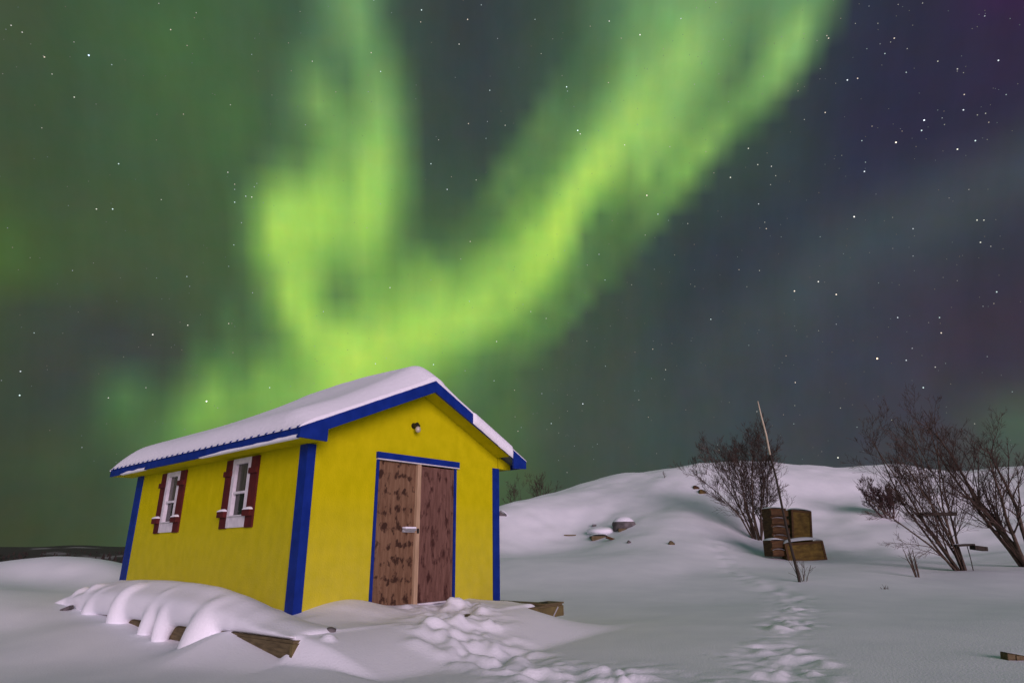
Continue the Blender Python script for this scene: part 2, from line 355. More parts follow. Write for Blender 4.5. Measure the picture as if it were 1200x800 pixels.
M['door_right'] = ply('weathered_red_plywood', (.090, .043, .031), (.19, .103, .075), (.040, .015, .011), 7.7, False, .53)

# ------------------------------------------------------------------ terrain
SC = Vector((-2.76265723, 8.10321573, -0.76291794+CAMZ)); TH = 0.897
AX = Vector((math.cos(TH), math.sin(TH), 0)); BY = Vector((-math.sin(TH), math.cos(TH), 0)); FZ = SC.z
W, L = 3.938, 5.5355
ctl = []          # (px, py, Y) seen points of the ground
for t in [(0,662,15),(60,654,15),(140,661,15),(25,669,13.9),(25,678,13.5),(80,665,13.9),(80,676,13.5),(130,668,13.9),(130,678,13.5),(0,690,11.5),(80,700,11.3),(0,740,9.2),(70,742,8.6),(20,715,10),
          (590,607,32),(640,597,34.5),(700,577,37),(760,560,39.5),(830,546,41),(920,543,42),(1050,544,43),(1200,545,43),(1320,548,43),
          (620,636,29),(680,632,30),(740,622,29.5),(800,610,30),(760,588,34.5),(940,590,34),(1080,575,36.5),(1180,590,34),
          (600,655,22),(700,652,22.5),(790,655,22),(600,684,17.6),(700,682,17.6),(800,672,20),(870,634,29),(910,657,24.5),(1000,650,25),(1060,640,27),(1130,668,19.8),(1200,664,20),(1300,664,20),
          (1010,672,19.5),(930,683,17.2)]:
    p = atY(*t); ctl.append((p.x, p.y, p.z))
def flat(pts, z):
    for x, y in pts:
        d = ray(x, y); k = (z-CAMZ)/d.z; ctl.append((d.x*k, d.y*k, z))
flat([(100,775),(0,780),(200,790),(0,830),(300,830)], .06)
flat([(400,790),(520,800),(620,795),(760,790),(900,790),(1050,790),(1200,790)], .06)
flat([(660,745),(760,730),(900,720),(1050,720),(1200,715),(900,697),(1100,690),(1300,720),(640,700),(760,700)], .05)
def polar(deg, r, z): a = math.radians(deg); ctl.append((math.sin(a)*r, math.cos(a)*r, z))
for dg in range(-170, 181, 20):
    polar(dg, 2.5, .02); polar(dg, 1.0, 0)
    if abs(dg) > 60: polar(dg, 8, 0); polar(dg, 25, .3); polar(dg, 100, 1)
    polar(dg, 1800, -14); polar(dg, 600, -12)
for dg in (-44, -40, -35, -30): polar(dg, 24, -.6); polar(dg, 40, -3); polar(dg, 90, -7)
for dg in (-24, -15): polar(dg, 20, -.2); polar(dg, 40, -1); polar(dg, 100, -5)
for dg, h in ((0, 3.4), (8, 6.0), (15, 6.3), (25, 6.8), (35, 6.9), (42, 6.8)): polar(dg, 55, h-1.0); polar(dg, 90, h-4); polar(dg, 200, -6)
polar(-8, 45, 1.0); polar(-8, 90, -3)
P = np.array(ctl)
def lp(x, y): r = np.maximum(np.hypot(x, y), 1.0); return np.arctan2(x, y)*1.6, np.log(r)
pa, pb = lp(P[:, 0], P[:, 1])
def kern(r2): return np.where(r2 > 1e-12, .5*r2*np.log(r2+1e-12), 0)
n = len(P); K = kern((pa[:, None]-pa[None])**2+(pb[:, None]-pb[None])**2)+np.eye(n)*1e-4
Q = np.c_[np.ones(n), pa, pb]; A = np.block([[K, Q], [Q.T, np.zeros((3, 3))]])
sol = np.linalg.solve(A, np.r_[P[:, 2], 0, 0, 0])
def base_h(x, y):
    a, b = lp(x, y); sh = a.shape; a = a.ravel(); b = b.ravel(); out = np.zeros(len(a))
    for i in range(0, len(a), 20000):
        aa = a[i:i+20000]; bb = b[i:i+20000]
        out[i:i+20000] = kern((aa[:, None]-pa[None])**2+(bb[:, None]-pb[None])**2) @ sol[:n]+sol[n]+sol[n+1]*aa+sol[n+2]*bb
    return out.reshape(sh)
rs = np.random.RandomState(5)
LAT = rs.rand(256, 256)
def vnoise(x, y):
    xi = np.floor(x).astype(int); yi = np.floor(y).astype(int); fx = x-xi; fy = y-yi
    fx = fx*fx*(3-2*fx); fy = fy*fy*(3-2*fy); g = lambda i, j: LAT[i % 256, j % 256]
    return (g(xi, yi)*(1-fx)+g(xi+1, yi)*fx)*(1-fy)+(g(xi, yi+1)*(1-fx)+g(xi+1, yi+1)*fx)*fy-.5
def fbm(x, y, o=4, g=.5):
    s = 0; a = 1
    for k in range(o): s = s+a*vnoise(x*2**k+17*k, y*2**k+31*k); a *= g
    return s
def sstep(a, b, x): t = np.clip((x-a)/(b-a), 0, 1); return t*t*(3-2*t)
def segdist(x, y, pts):
    best = np.full(x.shape, 1e9)
    for (ax, ay), (bx_, by_) in zip(pts[:-1], pts[1:]):
        dx, dy = bx_-ax, by_-ay; k = np.clip(((x-ax)*dx+(y-ay)*dy)/(dx*dx+dy*dy), 0, 1)
        best = np.minimum(best, np.hypot(x-ax-k*dx, y-ay-k*dy))
    return best
def gpt(px, py, z):
    d = ray(px, py); k = (z-CAMZ)/d.z; return (d.x*k, d.y*k)
ridge = [gpt(485, 748, .27), gpt(520, 762, .2), (gpt(570, 776, .14)), gpt(650, 783, .1)]
tramp = [gpt(520, 715, .36), gpt(540, 735, .27), gpt(590, 760, .18), gpt(680, 795, .06)]
tramp2 = [gpt(930, 700, .05), gpt(925, 730, .05), gpt(915, 760, .05), gpt(940, 800, .05)]
tramp3 = [gpt(640, 800, .06), gpt(740, 790, .06), gpt(830, 815, .06)]
tramp4 = [gpt(905, 765, .05), gpt(860, 772, .05)]
trail = [gpt(930, 700, .05)]+[(atY(860, 668, 20.3).x, 20.3), (atY(840, 640, 27).x, 27)]
def height(x, y):
    h = base_h(x, y)
    r = np.hypot(x, y)
    h = h+fbm(x*.22+3, y*.22, 2)*.07*np.clip(r/10, .3, 2.2)+fbm(x*.14, y*.14+9, 4)*.75*sstep(20, 34, r)
    # shed coordinates
    dx, dy = x-SC.x, y-SC.y; a = dx*AX.x+dy*AX.y; b = dx*BY.x+dy*BY.y
    def smax(p, q, k): d = np.clip(.5+.5*(p-q)/k, 0, 1); return q+(p-q)*d+k*d*(1-d)
    # snow lying over the deck and spilling off its front
    inside = sstep(-.77, -.71, a)*(1-sstep(3.25, 3.62, a-.1*fbm(x*2, y*2, 2)))
    top = FZ-.03-.035*sstep(-.4, -1.4, b)+.15*np.exp(-((a-.75)/.7)**2)*sstep(-.9, .0, b)+.03*fbm(a*2, b*2, 2)
    spill = FZ-.055-.42*sstep(-1.1, -3.5, b)-.05*np.clip(-b-1, 0, 5)
    spill = spill+(FZ-.02-spill)*0
    wd_ = .35+.75*np.clip(-b-1.3, 0, 2)
    spm = sstep(-.92, -.66, a+.12*(b+1.3))*(1-np.clip(sstep(0, 1, (a+.35*(b+1.3)-(3.3-wd_))/(2*wd_+.25)), 0, 1))
    body = h+(np.maximum(spill, h)-h)*spm*sstep(-.95, -1.25, b)
    res = smax(body, h, .05)
    dk = inside*sstep(-1.30, -1.22, b)*(1-sstep(5.9, 6.1, b))
    res = res*(1-dk)+np.maximum(top, res)*dk
    # soft drift along the deck's left edge, rising to the beam half way
    dz = np.where(b < 0, .07+.20*np.clip(-b/1.25, 0, 1), .07+.20*sstep(0, 1.0, b))
    drift = FZ-.30+(.27-dz)*np.exp(-(np.clip(-a-.8, 0, 9)/.5)**2)-.10*np.clip(-a-.8, 0, 6)-.02*np.clip(b, 0, 10)
    dm = sstep(-4.5, -1.2, a)*(1-sstep(-.76, -.66, a))*(1-sstep(6, 11, b))*sstep(-4.6, -1.3, b)
    res = smax(res, h+(smax(drift, h, .06)-h)*dm, .04)
    # trampled snow
    wx, wy = x+.25*fbm(x*1.7, y*1.7, 2), y+.25*fbm(x*1.7+40, y*1.7, 2)
    tm = np.exp(-(segdist(wx, wy, tramp)/.62)**4); t2 = np.exp(-(segdist(wx, wy, tramp2)/.32)**2)+np.exp(-(segdist(wx, wy, tramp3)/.40)**2)+np.exp(-(segdist(wx, wy, tramp4)/.18)**2)*.7
    f1 = fbm(x*2.1, y*2.1+5, 3, .5)
    res = res+tm*(np.sqrt(f1*f1+.006)*.36-.08+.07*fbm(x*4.5, y*4.5, 3))*(.6+.8*np.clip(.5+1.3*fbm(x*.9, y*.9+3, 2), 0, 1))
    f2 = fbm(x*2.6+8, y*2.6, 3, .5)
    res = res+t2*(np.sqrt(f2*f2+.012)*.16-.05)*np.clip(.7+1.2*fbm(x*1.1+4, y*1.1, 2), .15, 1)
    t5 = np.exp(-(segdist(wx, wy, trail)/.45)**2)
    res = res+t5*fbm(x*2.2, y*2.2, 2)*.07
    rd = segdist(wx, wy, ridge); res = res+.055*np.exp(-(rd/.12)**2)*(1+fbm(x*3, y*3, 2)*.6)
    # small snowball-like bump in front of the corner
    bx_, by_ = gpt(386, 738, FZ-.02); res = res+.05*np.exp(-(((x-bx_)**2+(y-by_)**2)/.07**2)**2)
    res = res+fbm(x*.9, y*.9, 2)*.014
    return res
rads = [0.0]+list(1.2*np.exp(np.linspace(0, math.log(4.2/1.2), 60)))
r_ = 4.2
while r_ < 1900:
    rads.append(r_); r_ *= 1.0048 if r_ < 14 else (1.008 if r_ < 70 else 1.03)
rads = np.array(rads)
th = np.radians(np.concatenate([np.arange(-180, -52, 4), np.arange(-52, 52, .2), np.arange(52, 180.01, 4)]))
RR, TT = np.meshgrid(rads, th, indexing='ij'); GX, GY = RR*np.sin(TT), RR*np.cos(TT)
GZ = height(GX, GY)
me = bpy.data.meshes.new('snow_ground'); I, J = GX.shape
idx = np.arange(I*J).reshape(I, J)
quads = np.stack([idx[:-1, :-1], idx[1:, :-1], idx[1:, 1:], idx[:-1, 1:]], -1).reshape(-1, 4)
me.from_pydata(np.stack([GX, GY, GZ], -1).reshape(-1, 3).tolist(), [], quads.tolist()); me.update()
me.polygons.foreach_set('use_smooth', [True]*len(me.polygons)); me.materials.append(M['snow'])
bm_ = bmesh.new(); bm_.from_mesh(me); bmesh.ops.recalc_face_normals(bm_, faces=bm_.faces); bm_.to_mesh(me); bm_.free()
if me.polygons[1000].normal.z < 0: me.flip_normals()
g = bpy.data.objects.new('ground', me); C.objects.link(g); tag(g, kind='structure')
def atG(px, py, Y0=3.0, Y1=90.0):
    """the point of the snow surface seen in that direction"""
    ys = np.exp(np.linspace(math.log(Y0), math.log(Y1), 700)); d = ray(px, py)
    xs, zs_ = d.x/d.y*ys, CAMZ+d.z/d.y*ys
    k = np.argmax(zs_ < height(xs, ys))
    if k == 0: k = len(ys)-1
    return Vector((xs[k], ys[k], zs_[k]))
def gz(x, y): return float(height(np.array([x]), np.array([y]))[0])

# far shore: low dark wooded hill with a snowy top
rows = []
for i, rr in enumerate((520, 560, 640, 720, 800)):
    z = [-14, -10, 1.5, 6.2, 2.0][i]
    rows.append([(math.sin(math.radians(q))*rr, math.cos(math.radians(q))*rr, z+(noise.noise(Vector((q*.25, i*.3, 2)))*3.0 if i > 1 else 0)+(2.0*math.exp(-((q+37)/5.)**2) if i > 1 else 0)) for q in np.arange(-60, -8, .5)])
fh = MB(); fh.grid(rows)
fh.build('hills', mat('far_hill_snow', (.04, .036, .032), .9, (.26, .25, .25), .03, (1, 1, 6), contrast=(.56, .66)), smooth=True, kind='structure')
fm = MB()
for k in range(1500):
    q = math.radians(rnd.uniform(-58, -10)); rr = rnd.uniform(500, 640); x, y = math.sin(q)*rr, math.cos(q)*rr
    t = (rr-520)/120; z = -13+13*max(0, t); h = rnd.uniform(3, 5.5); rd = h*.45
    n0 = len(fm.v); fm.v += [(x+rd*math.cos(a), y+rd*math.sin(a), z-1) for a in (0, 1.57, 3.14, 4.71)]+[(x, y, z+h)]
    fm.f += [(n0+i, n0+(i+1) % 4, n0+4) for i in range(4)]
fm.build('far_forest', M['forest'], kind='stuff', label='dark spruce forest along the far shore at the left horizon', category='forest')

# stars
sm = bpy.data.materials.new('starlight'); sm.use_nodes = True; t = sm.node_tree; t.nodes.clear()
em = t.nodes.new('ShaderNodeEmission'); at = t.nodes.new('ShaderNodeAttribute'); at.attribute_name = 'tint'; oo = t.nodes.new('ShaderNodeOutputMaterial')
t.links.new(at.outputs['Color'], em.inputs[0]); t.links.new(em.outputs[0], oo.inputs[0]); sm.cycles.emission_sampling = 'NONE'
stars = [(13,30,.8),(26,38,.8),(52,67,1),(104,65,1.5),(87,114,.9),(131,76,.7),(61,87,.7),(200,35,.9),(215,134,.7),(139,192,1),(113,245,1),(132,245,1.1),(189,234,.7),(49,150,.6),(85,317,.6),
 (270,123,.7),(267,202,.9),(275,216,.8),(275,222,.7),(298,219,.7),(288,230,.9),(295,231,1),(275,237,1),(274,287,.8),(283,261,.7),(268,312,.6),(219,324,.8),(296,343,.7),(366,72,.8),(295,64,.6),(301,215,.6),
 (494,12,1.1),(493,26,.8),(435,62,.9),(446,84,1),(548,23,1),(564,6,.7),(538,52,.9),(574,106,.9),(627,23,.7),(549,145,.9),(592,147,.8),(514,164,.7),(505,192,1),(524,222,1),(558,211,.8),(551,283,.9),(430,267,.7),
 (457,337,1),(550,353,.8),(379,365,.8),(714,25,1),(750,41,1.2),(798,22,.9),(664,102,1.2),(665,107,.7),(728,45,.7),(677,153,1.4),(680,157,1),(713,97,.8),(732,170,1),(758,229,1.3),(771,251,1),(806,262,.7),
 (702,298,.8),(709,328,.8),(785,172,.7),(640,373,.8),(622,365,.8),(971,45,1),(969,42,.8),(993,94,1.2),(1005,92,1),(967,132,1),(1048,45,1),(1037,63,.8),(1062,85,.8),(1099,72,.8),(1122,81,.8),(1170,71,1.1),
 (1154,19,.7),(1129,129,1.1),(1130,111,.9),(1083,141,1.4),(1080,153,1.1),(1050,167,1.5),(1010,165,.8),(1013,201,1.2),(1122,175,1.2),(1143,165,1.1),(1155,133,.7),(877,174,1),(888,193,.9),(904,195,.9),(856,208,1.1),
 (909,206,.7),(889,239,.9),(898,268,.9),(1001,254,1.4),(1070,268,.9),(1145,258,1),(1153,258,.9),(1149,284,1),(959,330,1.2),(980,345,1.3),(931,341,1.3),(833,374,1),(1101,372,.9),(1103,390,1.1),(1168,342,1),
 (890,317,.7),(866,316,.7),(1052,372,1),(765,409,.8),(780,433,.8),(1028,420,1.8),(1062,422,1),(1082,454,1.1),(932,448,1),(683,473,1.2),(646,496,.9),(982,536,1.2),(887,482,.7),(24,435,1),(23,463,1.2),
 (179,392,1.2),(40,390,.7),(220,381,1),(268,379,.9),(242,470,1.6),(127,466,.9),(171,454,.7),(273,413,.6),(316,454,1),(440,426,1),(508,427,1.1),(582,400,1),(579,446,.8),(603,457,.7),(607,505,.8),(635,461,.7),
 (438,0,.9),(1070,300,.6),(1096,430,.8),(1069,408,.7),(96,524,.6),(1045,492,.6),(700,520,.5)]
for k in range(620): stars.append((rnd.uniform(-150, 1350), rnd.uniform(-150, 560), .18+.5*rnd.random()**3))
for k in range(320):
    x_ = rnd.uniform(600, 1300); stars.append((x_, rnd.uniform(max(-60, 900-1.1*x_), 540), .2+.45*rnd.random()**3))
sb = MB(); cols = []; D = 3000
for x, y, m_ in stars:
    d = ray(x, y).normalized(); c = d*D+Vector((0, 0, CAMZ)); r0 = D/FPX*(.42+.36*m_)*.85
    a = d.orthogonal().normalized(); b = d.cross(a); n0 = len(sb.v)
    sb.v += [tuple(c+v*r0) for v in (a, b, -a, -b, d, -d)]
    sb.f += [(n0+i, n0+(i+1) % 4, n0+4) for i in range(4)]+[(n0+(i+1) % 4, n0+i, n0+5) for i in range(4)]
    e = .12+.80*m_**2.2; tn = rnd.choice([(1, .97, .9), (.85, .93, 1), (1, .85, .7), (.8, 1, 1), (1, 1, .85)])
    if (x, y) == (1028, 420): tn = (1, .7, .45)
    if (x, y) == (104, 65): tn = (.6, .75, 1)
    cols += [(tn[0]*e, tn[1]*e, tn[2]*e, 1)]*6
so = sb.build('stars', sm, kind='stuff', label='small white and pale stars scattered over the green sky', category='stars')
ca = so.data.color_attributes.new('tint', 'FLOAT_COLOR', 'POINT'); ca.data.foreach_set('color', np.array(cols, dtype=np.float32).ravel())

# ------------------------------------------------------------------ the shed
shed = empty('shed', SC, TH, label='small yellow wooden shed with blue trim and a snowy roof', category='shed')
He, Hr, OS, OF = 2.2562, 3.3235, .3794, .3766
SL = (Hr-He)/(W/2+OS)
FT = .035  # fascia thickness
def rz(a): return Hr-abs(a-W/2)*SL       # top of the roof deck
wins = [(1.44, 1.90, 1.15, 2.06), (3.76, 4.21, 1.14, 2.05)]   # b0,b1,h0,h1 on the side wall
def panel(mb, us, vs, holes, fn, thick):
    for u0_, u1_ in zip(us[:-1], us[1:]):
        for w0_, w1_ in zip(vs[:-1], vs[1:]):
            cu, cv = (u0_+u1_)/2, (w0_+w1_)/2
            if any(a < cu < b and c < cv < d for a, b, c, d in holes): continue
            fn(mb, u0_, u1_, w0_, w1_)
# side wall (a = 0 face), butt jointed blocks around the windows
mb = MB(); T = .09
us = [T+.003, 1.44, 1.90, 3.76, 4.21, L]; wt = rz(0)-.13
for u0_, u1_ in zip(us[:-1], us[1:]):
    hs = [h for h in wins if abs(h[0]-u0_) < .01]
    if hs: mb.box(0, T, u0_, u1_, -.12, hs[0][2]); mb.box(0, T, u0_, u1_, hs[0][3], wt)
    else: mb.box(0, T, u0_, u1_, -.12, wt)
mb.build('side_wall', M['yellow'], shed)
# front wall with the doorway
D0, D1, DT = 1.20, 2.80, 2.03
mb = MB()
mb.prism([(0, -.12), (D0, -.12), (D0, rz(D0)-.10), (0, rz(0)-.10)], 0, T)
mb.prism([(D0, DT), (D1, DT), (D1, rz(D1)-.10), (W/2, rz(W/2)-.10), (D0, rz(D0)-.10)], 0, T)
mb.prism([(D1, -.12), (W, -.12), (W, rz(W)-.10), (D1, rz(D1)-.10)], 0, T)
mb.build('front_wall', M['yellow'], shed)
mb = MB(); mb.box(W-T, W, T+.003, L-.003, -.12, rz(W)-.12); mb.build('side_wall', M['yellow'], shed)
mb = MB(); mb.prism([(T+.003, -.12), (W-T-.003, -.12), (W-T-.003, rz(W-T)-.12), (W/2, Hr-.12), (T+.003, rz(T)-.12)], L-T, L); mb.build('back_wall', M['yellow'], shed)
MB().box(T, W-T, T, L-T, -.10, -.05).build('floor', M['timber'], shed)
# roof: deck boards and ribbed metal sheet
mb = MB(); e0, e1 = -OS+FT, W+OS-FT
mb.prism([(e0, rz(e0)-.02), (W/2, Hr-.02), (e1, rz(e1)-.02), (e1, rz(e1)-.06), (W/2, Hr-.06), (e0, rz(e0)-.06)], -OF+FT, L+OF-FT)
roof = mb.build('roof', M['roofmetal'], shed)
rb = MB(); y = -OF+.02
while y < L+OF:
    rb.prism([(-OS-.035, He-.016), (-OS+.2, He-.016+.235*SL), (-OS+.2, He+.012+.235*SL), (-OS-.02, He+.008)], y, y+.03)
    y += .19
rb.build('roof_rib', M['blue'], roof, kind=None)
# soffits
mb = MB(); zs = He-.135
mb.box(-OS+FT, -.004, -OF+FT+.002, L+OF-FT-.002, zs, zs+.012); mb.build('soffit', M['soffit'], shed)
mb = MB(); mb.box(W+.004, W+OS-FT, .002, L+OF-FT-.002, zs, zs+.012); mb.build('soffit', M['soffit'], shed)
mb = MB()   # raking soffit under the gable overhang
zb = lambda a: rz(a)-.135
mb.prism([(.03, zb(.03)), (W/2, zb(W/2)), (W-.03, zb(W-.03)), (W-.03, zb(W-.03)+.012), (W/2, zb(W/2)+.012), (.03, zb(.03)+.012)], -OF+FT+.002, -.004)
mb.build('soffit', M['soffit'], shed)
MB().box(W/2-.012, W/2+.012, -OF+FT+.003, -OF+FT+.05, Hr-.19, Hr-.14).build('ridge_block', M['soffit'], shed)
# fascias
fw = .155
for s in (0, 1):
    mb = MB()
    a0 = -OS if s == 0 else W+OS-FT
    mb.box(a0, a0+FT, -OF+FT+.001, L+OF, He-.135, He-.003); mb.build('eave_fascia', M['blue'], shed)
mb = MB(); mb.prism([(-OS, He), (W/2, Hr), (W/2, Hr-.19), (.03, rz(.03)-.17), (.03, He-.145), (-OS, He-.135)], -OF, -OF+FT)
mb.build('gable_fascia', M['blue'], shed)
mb = MB(); mb.prism([(W/2+.001, Hr), (W+OS, He), (W+OS, He-.14), (W+.02, He-.165), (W+.02, rz(W+.02)-.15), (W/2+.001, Hr-.19)], -OF, -OF+FT)
mb.build('gable_fascia', M['blue'], shed)
mb = MB(); mb.prism([(-OS, He), (W/2, Hr), (W+OS, He), (W+OS, He-.14), (W/2, Hr-.17), (-OS, He-.14)], L+OF-FT+.001, L+OF+.001); mb.build('gable_fascia', M['blue'], shed)
# yellow box returns at the eave ends
MB().prism([(W+.003, zs-.004), (W+OS-FT-.003, zs-.004), (W+OS-FT-.003, rz(W+OS)-.05), (W+.003, rz(W)-.09)], -.028, .0).build('eave_return', M['soffit'], shed)
# corner trim
def corner(name, a, b, sa, sb, wa, wb):
    h1 = zs-.002 if True else 0
    t = .022; mb = MB()
    mb.box(min(a-sa*0, a+sa*wa), max(a, a+sa*wa), b-sb*t if sb > 0 else b, b if sb > 0 else b+t, -.12, h1)
    mb.box(a-t if sa > 0 else a, a if sa > 0 else a+t, min(b-sb*t, b+sb*wb), max(b-sb*t, b+sb*wb), -.12, h1)
    mb.build(name, M['blue'], shed)
corner('corner_trim', 0, 0, 1, 1, .105, .165); corner('corner_trim', W, 0, -1, 1, .145, .12)
corner('corner_trim', 0, L, 1, -1, .1, .22); corner('corner_trim', W, L, -1, -1, .1, .1)
# doorway: jambs, header, leaves
MB().box(D0-.045, D0, -.02, T, -.08, DT).build('door_jamb', M['blue'], shed)
MB().box(D1, D1+.05, -.02, T, -.08, DT).build('door_jamb', M['blue'], shed)
hd = MB().box(D0-.055, D1+.095, -.045, -.001, DT+.01, DT+.105).build('door_header', M['blue'], shed)
MB().box(D0-.05, D1+.09, -.05, -.003, DT-.008, DT+.008).build('drip_edge', M['white'], hd)
lf = MB().box(D0+.008, 1.955, .012, .045, -.06, DT-.012).build('door', M['door_left'], shed, label='tan brown door with rows of dark blots')
rt = MB().box(2.035, D1-.008, -.006, .027, -.012, DT-.03).build('door', M['door_right'], shed, label='reddish brown weathered door')
MB().box(1.957, 2.033, -.035, .04, -.05, DT-.014).build('astragal', M['strip'], rt)
MB().box(2.05, D1-.012, -.05, -.008, -.035, -.012).build('threshold', M['white'], rt)
hs = MB(); hs.box(1.72, 1.955, -.02, .0115, .995, 1.04); hs.tube([(1.74, -.03, 1.03), (1.74, -.06, 1.03), (1.94, -.06, 1.03), (1.94, -.036, 1.03)], [.010]*4, 6)
hasp = hs.build('door_handle', M['metal'], lf)
MB().box(1.71, 1.945, -.075, .010, 1.046, 1.072).build('snow_cap', M['roof_snow'], hasp, bevel=.01)
MB().box(1.975, 2.01, -.05, -.036, .98, 1.05).build('latch', M['black'], rt)
# windows with shutters
for k, (b0, b1, h0, h1) in enumerate(wins):
    fr = MB(); o = .035; tf = .045
    fr.box(-.03, T, b0-o+.0, b0+tf, h0-.06, h1+.03); fr.box(-.03, T, b1-tf, b1+o, h0-.06, h1+.03)
    fr.box(-.028, T, b0+tf, b1-tf, h1-.05, h1+.03); fr.box(-.028, T, b0+tf, b1-tf, h0-.06, h0+.11)
    fr.box(-.02, T-.01, b0+tf, b1-tf, h0+.42, h0+.455)
    f_ = fr.build('window', M['white'], shed)
    MB().box(.03, .038, b0+tf, b1-tf, h0+.11, h0+.42).build('pane', M['glass'], f_)
    MB().box(.02, .028, b0+tf, b1-tf, h0+.455, h1-.05).build('pane', mat('curtained_glass', (.045, .042, .034), .2, (.085, .078, .06), 5, (1, 8, .5), spec=.5) if k == 0 else bpy.data.materials['curtained_glass'], f_)
    MB().box(-.055, -.031, b0+.03, b1-.03, h0+.095, h0+.112).build('sill', M['white'], f_)
    for s0, s1 in ((b0-.035-.205, b0-.038), (b1+.038, b1+.035+.205)):
        sh = MB(); sh.box(-.03, -.002, s0, s1, h0-.07, h1+.03)
        sh.box(-.06, -.031, s0-.01, s1+.01, h1-.22, h1-.14); sh.box(-.085, -.031, s0+.0, s1-.0, h0+.09, h0+.175)
        so_ = sh.build('shutter', M['maroon'], shed)
        cp = MB(); cb = (s0+s1)/2
        cp.grid([[(-.032-.06*(.5-.5*math.cos(math.pi*min(1, j/5)))*1.0, cb+(s1-s0)*.48*math.cos(math.pi*i/10)*1.0, h0+.175+(.042*math.sin(math.pi*i/10))*(math.cos(math.pi/2*j/6)**.6)) for j in range(7)] for i in range(11)])
        cp.build('snow_cap', M['roof_snow'], so_, smooth=True)
# gable lamp
lm = empty('wall_lamp', (1.86, -.0, 2.60)); lm.parent = shed
mb = MB(); mb.tube([(0, -.003, .02), (0, -.03, .02)], [.05, .045], 14); mb.tube([(0, -.03, .02), (0, -.08, .025), (0, -.10, -.005)], [.04, .045, .045], 12)
mb.build('lamp_base', M['black'], lm)
mb = MB(); mb.tube([(0, -.10, -.008), (0, -.105, -.03), (0, -.107, -.06), (0, -.108, -.085), (0, -.108, -.10)], [.03, .042, .045, .035, .012], 12); mb.build('bulb', M['bulb'], lm, smooth=True)
# roof snow
def thick(a, b):
    ed = min(1, max(0, (a+OS)/.30)); ed = math.sqrt(1-(1-ed)**2)
    fr_ = min(1, max(0, (b+OF+.02)/.55)); fr_ = math.sin(fr_*math.pi/2)
    bk = min(1, max(0, (L+OF-b)/.7)); bk = math.sqrt(max(0, 1-(1-bk)**2))
    base = .23+.05*noise.noise(Vector((a*.8, b*.5, 1)))
    rdg = .16*math.exp(-((a-W/2)/.75)**2)*math.exp(-((b-1.3)/2.2)**2)
    t = (base+rdg)
    if a > W/2: t = .13+(t-.13)*math.exp(-((a-W/2)/.45)**2)
    return t*ed*(.12+.88*fr_)*bk*(1-.75*sst(3.2, 4.25, a))
def sst(a, b, x): t = min(1, max(0, (x-a)/(b-a))); return t*t*(3-2*t)
def rzs(a):        # rounded ridge
    return Hr-(math.sqrt((a-W/2)**2+.05**2)-.05)*SL
rows = []
na, nb = 90, 120
for i in range(na+1):
    u = i/na; a = -OS-.015+(W+2*OS+.03)*(u if True else u)
    if i < 14: a = -OS-.015+(W+2*OS+.03)*(14/na)*(i/14)**1.7
    rows.append([])
    for j in range(nb+1):
        v = j/nb; b = -OF+.0+(L+2*OF)*(v if j > 20 else (20/nb)*(j/20)**1.6)
        rows[-1].append((a, b, max(rz(a) if abs(a-W/2) > .2 else rzs(a), rz(a))+.006+thick(a, b)+noise.noise(Vector((a*3, b*3, 0)))*.006))
for r_ in rows:
    r_.insert(0, (r_[0][0], r_[0][1], rz(r_[0][0])-.004)); r_.append((r_[-1][0], r_[-1][1], rz(r_[-1][0])-.03))
rows.insert(0, [(p_[0], p_[1], rz(p_[0])-.004) for p_ in rows[0]]); rows.append([(p_[0], p_[1], rz(p_[0])-.01) for p_ in rows[-1]])
mb = MB(); mb.grid(rows)
rs_ = mb.build('roof_snow', M['roof_snow'], shed, smooth=True, label='thick smooth snow lying on the roof')
# snow stuck over the right gable board, and thin snow lips under the eave board
mb = MB(); rr2 = []
for i in range(61):
    u = i/60; a = 2.86+(3.93-2.86)*u; e = min(1, u/.05, (1-u)/.06)**.5
    low = .155+.012*noise.noise(Vector((a*6, 0, 0))); z = rz(a)
    rr2.append([(a, -OF+.05, z+.01), (a, -OF+.0, z+.015+.03*e), (a, -OF-.03*e-.003, z+.01+.01*e), (a, -OF-.045*e-.003, z-low*.5), (a, -OF-.03*e-.003, z-low*.9), (a, -OF-.003, z-low-.01)])
mb.grid(rr2); mb.build('gable_snow', M['roof_snow'], shed, smooth=True)
for q0, q1 in ((-.33, 2.3), (4.3, 5.35)):
    mb = MB(); rr2 = []
    for i in range(41):
        u = i/40; b = q0+(q1-q0)*u; h = .012+.03*(1-u)*(u < 1)+.012*noise.noise(Vector((b*4, 1, 0)))+.014*math.exp(-((u-.7)/.15)**2); h *= min(1, (1-u)/.1+.1)
        rr2.append([(-OS-.002, b, He-.135+h), (-OS-.02, b, He-.135+h*.6), (-OS-.022, b, He-.142), (-OS+.03, b, He-.147)])
    mb.grid(rr2); mb.build('eave_snow', M['roof_snow'], shed, smooth=True)

